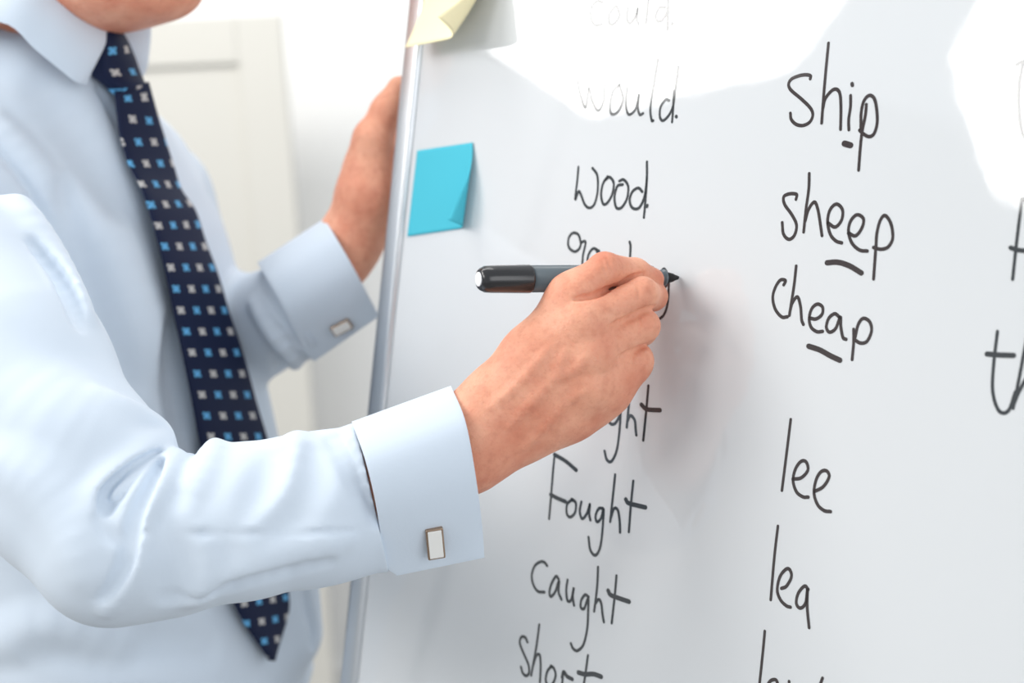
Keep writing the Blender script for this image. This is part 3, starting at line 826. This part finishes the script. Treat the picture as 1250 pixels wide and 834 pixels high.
# ------------------------------------------------------------------ cuffs
def polyint(pts, t):
    pts = np.array(pts, float); L = np.concatenate([[0], np.cumsum(np.linalg.norm(np.diff(pts, axis=0), axis=1))]); L /= L[-1]
    return np.array([np.interp(t, L, pts[:, i]) for i in range(pts.shape[1])])
def cuff(le, re, z0, z1, bulge, tz=0.0, flare=1.0):
    le = np.array(catmull(le, 6)); re = np.array(catmull(re, 6))
    n, m = 22, 26; V = []; F = []
    PT = np.array(catmull([(0, 0), (.02, .30), (.08, .60), (.2, .90), (.36, 1), (.52, .92), (.68, .66), (.80, .40), (.90, .18), (1, 0)], 6))
    def prof(t): return float(np.interp(t, PT[:, 0], PT[:, 1]))
    ts = [0.5 * (1 - math.cos(math.pi * i / m)) for i in range(m + 1)]
    ring = [(t, -1) for t in ts] + [(t, 1) for t in ts[-2:0:-1]]
    for i in range(n + 1):
        s_ = i / n
        for t, sg in ring:
            a = polyint(le, t); b = polyint(re, t); q = a + (b - a) * s_
            bl = bulge * (prof(t) + .03) * (1 + (flare - 1) * s_)
            V.append(P(q[0], q[1], z0 + (z1 - z0) * s_ + tz * (t - .5) + sg * bl))
    r = len(ring)
    for i in range(n):
        for k in range(r): F.append((i * r + k, i * r + (k + 1) % r, (i + 1) * r + (k + 1) % r, (i + 1) * r + k))
    fr = {}
    for i in range(n + 1):
        for j in range(m + 1): fr[i, j] = V[i * len(ring) + j]
    o = mesh_obj('cuff', V, F, M_cuff, man)
    so = o.modifiers.new('thickness', 'SOLIDIFY'); so.thickness = 0.0022; so.offset = 0.0
    bv = o.modifiers.new('edge', 'BEVEL'); bv.width = 0.0006; bv.segments = 2; bv.limit_method = 'ANGLE'
    return o, fr
M_cuff = mat('pale_blue_cuff_cotton', SHIRT, 0.85, spec=0.2, sheen=0.15, bump=(700, 0.15, 0.0005))
cr = cuff([(430, 517), (447, 565), (460, 620), (466, 670), (470, 690), (484, 701)], [(551, 473), (568, 515), (580, 580), (588, 640), (591, 679)], .850, .856, .041, flare=.80)
cl = cuff([(315, 322), (343, 368), (368, 422), (383, 440)], [(397, 268), (430, 325), (462, 385)], 1.135, 1.108, .036, flare=.85)
def plate(name, c, ax, ay, nrm, w, h, t, material, parent, bevel=.0004):
    return box(name, (-w / 2, -h / 2, -t / 2), (w / 2, h / 2, t / 2), material, parent, bevel=bevel, frame=(np.array(c), np.stack([ax, ay, nrm], 1)))
M_bronze = mat('bronze_metal', (0.42, 0.30, 0.22, 1), 0.25, metal=1)
M_pearl = mat('mother_of_pearl', (0.80, 0.79, 0.76, 1), 0.25, coat=0.5)
def pix(X):
    q = CR.T @ (X - CO); return np.array([W / 2 + q[0] / -q[2] * FPX, H / 2 - q[1] / -q[2] * FPX])
def cufflink(px, py, w, h, rot, cf):
    parent, fr = cf
    i, j = min(fr, key=lambda k: np.linalg.norm(pix(fr[k]) - [px, py]))
    i0, i1, j0, j1 = max(i - 1, 0), min(i + 1, 22), max(j - 2, 0), min(j + 2, 26)
    nrm = np.cross(fr[i1, j] - fr[i0, j], fr[i, j1] - fr[i, j0]); nrm /= np.linalg.norm(nrm)
    if nrm.dot(CO - fr[i, j]) < 0: nrm = -nrm
    tv = (CO - fr[i, j]) / np.linalg.norm(CO - fr[i, j]); nrm = nrm + tv * .45; nrm /= np.linalg.norm(nrm)
    ay = c2w((math.sin(rot), math.cos(rot), 0)); ay -= nrm * ay.dot(nrm); ay /= np.linalg.norm(ay); ax = np.cross(ay, nrm)
    r = P(px, py, 1) - CO; c = CO + r * ((fr[i, j] - CO).dot(nrm) / r.dot(nrm)) + nrm * .0042
    rim = plate('cufflink', c, ax, ay, nrm, w, h, .0035, M_bronze, parent, bevel=.0008)
    rim['label'] = 'bronze rimmed cufflink'
    plate('inlay', c + nrm * .0015, ax, ay, nrm, w - .0022, h - .0022, .0012, M_pearl, rim)
    attach(tube('post', [c - nrm * .001, c - nrm * .012], .0016, M_bronze), rim)
cufflink(530, 659, .0105, .0205, math.radians(-8), cr)
cufflink(417, 397, .009, .0165, math.radians(58), cl)

# ------------------------------------------------------------------ collar
def lfz(X): q = X - MID; return np.array([q.dot(LV), q.dot(FV), X[2]])
top = [lfz(sag(132, 36, -.012)), lfz(sag(104, 18, -.030)), lfz(sag(72, -4, -.048)), lfz(sag(30, -30, -.060))]
zt = top[-1][2]
top += [np.array([-.062, .030, zt + .006]), np.array([-.042, -.018, zt + .014]), np.array([0, -.036, zt + .016])]
bot = [lfz(sag(104, 103, -.040)), lfz(sag(102, 102, -.0415)), lfz(sag(88, 97, -.052)), lfz(sag(45, 62, -.070)), lfz(sag(0, 27, -.082))]
zb = bot[-1][2]
bot += [np.array([-.086, .020, zb - .008]), np.array([-.060, -.040, zb + .0]), np.array([0, -.058, zb + .004])]
print('collar', [t.round(3) for t in top], [t.round(3) for t in bot])
M_collar = mat('pale_blue_collar_cotton', SHIRT, 0.8, spec=0.2, sheen=0.1, bump=(700, 0.12, 0.0005))
top.insert(1, top[0] * .9 + top[1] * .1)
tt = catmull(top, 6); bb = catmull(bot, 6); V = []; F = []; m = 8
for sd in (-1, 1):
    base = len(V)
    for i in range(len(tt)):
        for j in range(m + 1):
            v = j / m; q = tt[i] * (1 - v) + bb[i] * v
            out = np.array([q[0], q[1] - .03, 0]); out /= np.linalg.norm(out) + 1e-9
            q = q + out * .006 * math.sin(math.pi * v)
            if i < 8: q = q + (tt[0] - tt[3]) / np.linalg.norm(tt[0] - tt[3]) * .006 * math.sin(math.pi * v ** 1.3) * (1 - i / 8)
            V.append(T(q[0], q[1], q[2]) if sd > 0 else T(-q[0] * .8, q[1] - .026 * max(0, 1 - i / 18), q[2]))
    for i in range(len(tt) - 1):
        for j in range(m):
            k = base + i * (m + 1) + j; f = (k, k + m + 1, k + m + 2, k + 1); F.append(f if sd < 0 else f[::-1])
# the stand inside, closing on the neck
o = mesh_obj('collar', V, F, M_collar, man)
so = o.modifiers.new('thickness', 'SOLIDIFY'); so.thickness = 0.0024; so.offset = 0
bv = o.modifiers.new('edge', 'BEVEL'); bv.width = 0.0005; bv.segments = 2; bv.limit_method = 'ANGLE'

# ------------------------------------------------------------------ tie
M_tie = bpy.data.materials.new('navy_spotted_silk'); M_tie.use_nodes = True
nt = M_tie.node_tree; pb = nt.nodes['Principled BSDF']; N_ = nt.nodes.new; K = nt.links.new
pb.inputs['Roughness'].default_value = 0.6; pb.inputs['Specular IOR Level'].default_value = 0.2
uv = N_('ShaderNodeUVMap'); uv.uv_map = 'uv'
sep = N_('ShaderNodeSeparateXYZ'); K(uv.outputs[0], sep.inputs[0])
def mth(op, a, b=None, c=None):
    n = N_('ShaderNodeMath'); n.operation = op
    for i, v in enumerate((a, b, c)):
        if v is None: continue
        if isinstance(v, (int, float)): n.inputs[i].default_value = v
        else: K(v, n.inputs[i])
    return n.outputs[0]
x = mth('DIVIDE', sep.outputs[0], .0190); y = mth('DIVIDE', sep.outputs[1], .0170)
fx = mth('SUBTRACT', mth('FRACT', x), .5); fy = mth('SUBTRACT', mth('FRACT', y), .5)
ax_ = mth('ABSOLUTE', fx); ay_ = mth('ABSOLUTE', fy)
mx = mth('MAXIMUM', ax_, ay_); mn = mth('MINIMUM', ax_, ay_)
mx = mth('MAXIMUM', mth('MULTIPLY', ax_, .82), ay_)
sq = mth('LESS_THAN', mx, .165)
notch = mth('MULTIPLY', mth('GREATER_THAN', mx, .10), mth('LESS_THAN', mn, .035))
spot = mth('MULTIPLY', sq, mth('SUBTRACT', 1, notch))
par = mth('MODULO', mth('ABSOLUTE', mth('ADD', mth('FLOOR', x), mth('FLOOR', y))), 2)
c1 = N_('ShaderNodeMix'); c1.data_type = 'RGBA'; K(mth('GREATER_THAN', par, .5), c1.inputs[0])
c1.inputs[6].default_value = LIN(196, 194, 192); c1.inputs[7].default_value = LIN(98, 172, 220)
c2 = N_('ShaderNodeMix'); c2.data_type = 'RGBA'; K(spot, c2.inputs[0]); c2.inputs[6].default_value = LIN(17, 28, 58); K(c1.outputs[2], c2.inputs[7])
K(c2.outputs[2], pb.inputs['Base Color'])
wv = N_('ShaderNodeTexWave'); wv.inputs['Scale'].default_value = 900; wv.wave_type = 'BANDS'; wv.bands_direction = 'DIAGONAL'
K(uv.outputs[0], wv.inputs['Vector']); bu = N_('ShaderNodeBump'); bu.inputs['Strength'].default_value = .15; bu.inputs['Distance'].default_value = .0003
K(wv.outputs['Fac'], bu.inputs['Height']); K(bu.outputs[0], pb.inputs['Normal'])
def strap(name, rows, wid, thick, out, parent, nv=60, vstart=0.0, uoff=0.0):
    """rows: (left px, left py, right px, right py); wid: half width in metres at each row"""
    rows = [list(r) + [w, th, ou] for r, w, th, ou in zip(rows, wid, thick, out)]
    R_ = catmull(rows, 5); n = 14; V = []; F = []; UV = []
    v = vstart; prev = None
    for r in R_:
        A_ = sag(r[0] - r[6] * 1430, r[1], -r[4]); B_ = sag(r[2] - (r[6] + r[5] * .6) * 1430, r[3], r[4]); c = (A_ + B_) / 2
        if prev is not None: v += np.linalg.norm(c - prev)
        prev = c
        w = np.linalg.norm(B_ - A_); ax = (B_ - A_) / w
        for k in range(2 * n):
            a = math.pi * k / n; x_ = -math.cos(a); y_ = math.sin(a)
            V.append(c + ax * x_ * w / 2 + FV * (r[6] + r[5] * (abs(y_) ** .6) * (1 if y_ > 0 else -1)))
            UV.append((x_ * w / 2 + uoff, v))
    m = 2 * n
    for i in range(len(R_) - 1):
        for k in range(m): F.append((i * m + k, i * m + (k + 1) % m, (i + 1) * m + (k + 1) % m, (i + 1) * m + k))
    F.append(tuple(range(m))[::-1]); F.append(tuple((len(R_) - 1) * m + k for k in range(m)))
    o = mesh_obj(name, V, F, M_tie, parent)
    ul = o.data.uv_layers.new(name='uv')
    for lp in o.data.loops: ul.data[lp.index].uv = UV[lp.vertex_index]
    bm = bmesh.new(); bm.from_mesh(o.data); bmesh.ops.recalc_face_normals(bm, faces=bm.faces[:]); bm.to_mesh(o.data); bm.free()
    return o
rows = [(141, 112, 184, 100), (143, 135, 195, 140), (147, 165, 203, 166), (158, 201, 214, 200), (173, 230, 224, 231), (183, 259, 241, 256), (193, 295, 254, 295), (203, 335, 269, 335),
        (213, 385, 284, 385), (224, 436, 301, 436), (235, 491, 316, 491), (245, 545, 332, 545), (258, 610, 346, 610), (272, 680, 355, 680), (289, 743, 358, 733), (330, 806, 337, 806)]
wid = [.020, .023, .026, .029, .031, .033, .034, .035, .036, .038, .039, .040, .041, .041, .036, .004]
tie = strap('tie', rows, wid, [.003] * len(rows), [.003] * len(rows), man, uoff=.0011)
knot = strap('knot', [(126, 30, 142, 28), (124, 48, 156, 46), (118, 70, 167, 66), (118, 88, 175, 86), (134, 104, 180, 100), (142, 116, 181, 104)],
             [.014, .019, .023, .0235, .021, .016], [.006, .011, .013, .014, .012, .006], [.002, .003, .004, .005, .005, .004], tie, vstart=.0225, uoff=.006)

# ------------------------------------------------------------------ marker pen held in the right hand
M_cap = mat('glossy_black_plastic', (0.018, 0.018, 0.020, 1), 0.22, spec=0.6)
M_barrel = mat('dark_grey_plastic', LIN(88, 98, 104), 0.33, spec=0.5)
M_white = mat('white_plastic', (0.9, 0.9, 0.9, 1), 0.4)
M_nib = mat('black_felt', (0.012, 0.012, 0.012, 1), 0.8)
tip = P(829, 339, .8985); rear = P(584, 341, .8385); ln = np.linalg.norm(rear - tip); ad = (rear - tip) / ln
print('marker length', ln)
marker = empty('marker_pen', (tip[0], tip[1], tip[2]), 'black and grey whiteboard marker held in the writing hand, nib on the board', 'marker')
def along(prof, name, material, parent=marker):
    return tube(name, [tip + ad * d for d, r in prof], [r for d, r in prof], material, parent, seg=40)
R0 = .0082
e_ = ln
along([(e_ - .0335, R0 * .97), (e_ - .0334, R0 * 1.05), (e_ - .0325, R0 * 1.06), (e_ - .008, R0 * 1.0), (e_ - .004, R0 * .96), (e_ - .0018, R0 * .84), (e_ - .0006, R0 * .72), (e_ - .0002, R0 * .60), (e_ - .0006, R0 * .52)], 'end_cap', M_cap)
along([(e_ - .0008, R0 * .53), (e_ + .0002, R0 * .52), (e_ + .0004, R0 * .48)], 'end_disc', M_white)
along([(.020, R0 * .80), (.0205, R0 * .94), (.0225, R0 * .98), (.030, R0), (e_ - .033, R0)], 'barrel', M_barrel)
along([(.0105, R0 * .50), (.0108, R0 * .62), (.0125, R0 * .66), (.0128, R0 * .58), (.0165, R0 * .60), (.017, R0 * .74), (.0195, R0 * .80), (.021, R0 * .80)], 'nib_holder', M_barrel)
along([(.0004, .0009), (.0012, .0013), (.004, .0021), (.0045, .0026), (.0108, .0040)], 'nib', M_nib)

# ------------------------------------------------------------------ trousers, belt, shoes (below the frame)
M_trouser = mat('charcoal_wool', (0.035, 0.037, 0.045, 1), 0.9)
M_leather = mat('black_leather', (0.02, 0.018, 0.017, 1), 0.35)
tr = Body(); tr.k = .02
tr.add(Loft(MID * np.array([1, 1, 0]), LV, FV, [(.80, 0, .06, .150, .108), (.90, 0, .068, .148, .110), (.93, 0, .070, .148, .110)], .03))
for s in (-1, 1): tr.chain([(T(s * .085, .05, .84), .095), (T(s * .10, .065, .50), .072), (T(s * .105, .045, .09), .052)], .03)
V, Q = surface(tr, .009, [lo[:, 0].min() - .1, T(0, 0, 0)[1] - .3, 0.03], [T(0, 0, 0)[0] + .3, T(0, 0, 0)[1] + .3, .97])
np_mesh('trousers', relax(V, Q, 2), Q, M_trouser, man)
bl_ = Body(); bl_.add(Loft(MID * np.array([1, 1, 0]), LV, FV, [(.925, 0, .075, .168, .130), (.955, 0, .078, .169, .131)], .03))
for s in (-1, 1):
    shb = Body(); shb.k = .01
    shb.chain([(T(s * .105, .02, .045), .038), (T(s * .11, .10, .040), .038), (T(s * .115, .19, .030), .030)], .02)
    shb.chain([(T(s * .105, .03, .09), .036), (T(s * .105, .03, .05), .036)], .02)
    V, Q = surface(shb, .006, T(s * .105, .09, 0) - np.array([.22, .22, 0.003]), T(s * .105, .09, .2) + np.array([.22, .22, 0]))
    V[:, 2] = np.maximum(V[:, 2], 0.002)
    np_mesh('shoe', relax(V, Q, 1), Q, M_leather, man)

# ------------------------------------------------------------------ hair, brows and eyes (above the frame)
M_hair = mat('short_grey_brown_hair', (0.16, 0.13, 0.11, 1), 0.7, noise=(180, (0.30, 0.27, 0.24, 1), .4, .7), bump=(260, 0.8, 0.002))
hb = Body(); hb.add(Ell(T(0, .066, 1.613), head, (.082, .098, .099), .01)); hb.add(Ell(T(0, .020, 1.560), head, (.066, .050, .060), .02))
hb.cut(Ell(T(0, .165, 1.560), head, (.080, .085, .088), .012))
for s in (-1, 1): hb.cut(Ell(T(s * .085, .070, 1.560), head, (.020, .030, .045), .008))
V, Q = surface(hb, .003, T(0, .05, 1.49) - np.array([.16, .16, 0]), T(0, .05, 1.74) + np.array([.16, .16, 0]))
np_mesh('hair', relax(V, Q, 1), Q, M_hair, man)
M_eye = mat('eye_white', (0.80, 0.78, 0.76, 1), 0.15); M_iris = mat('grey_blue_iris', (0.05, 0.08, 0.11, 1), 0.1)
for s in (-1, 1):
    c = T(s * .031, .1640, 1.584); f = FV * .90 - ZV * .40 + LV * .12; f /= np.linalg.norm(f)
    def ball(name, c_, r, m_, par):
        bm = bmesh.new(); bmesh.ops.create_icosphere(bm, subdivisions=3, radius=r); bmesh.ops.translate(bm, vec=Vector(c_), verts=bm.verts)
        me = bpy.data.meshes.new(name); bm.to_mesh(me); bm.free(); me.materials.append(m_); me.polygons.foreach_set('use_smooth', [True] * len(me.polygons))
        o = bpy.data.objects.new(name, me); COL.objects.link(o); attach(o, par); return o
    ev = ball('eye', c, .0115, M_eye, man); ball('iris', c + f * .0072, .0056, M_iris, ev)
    tube('eyebrow', [T(s * .014, .180, 1.603), T(s * .030, .181, 1.608), T(s * .048, .166, 1.603)], [.003, .004, .002], M_hair, man, seg=8)
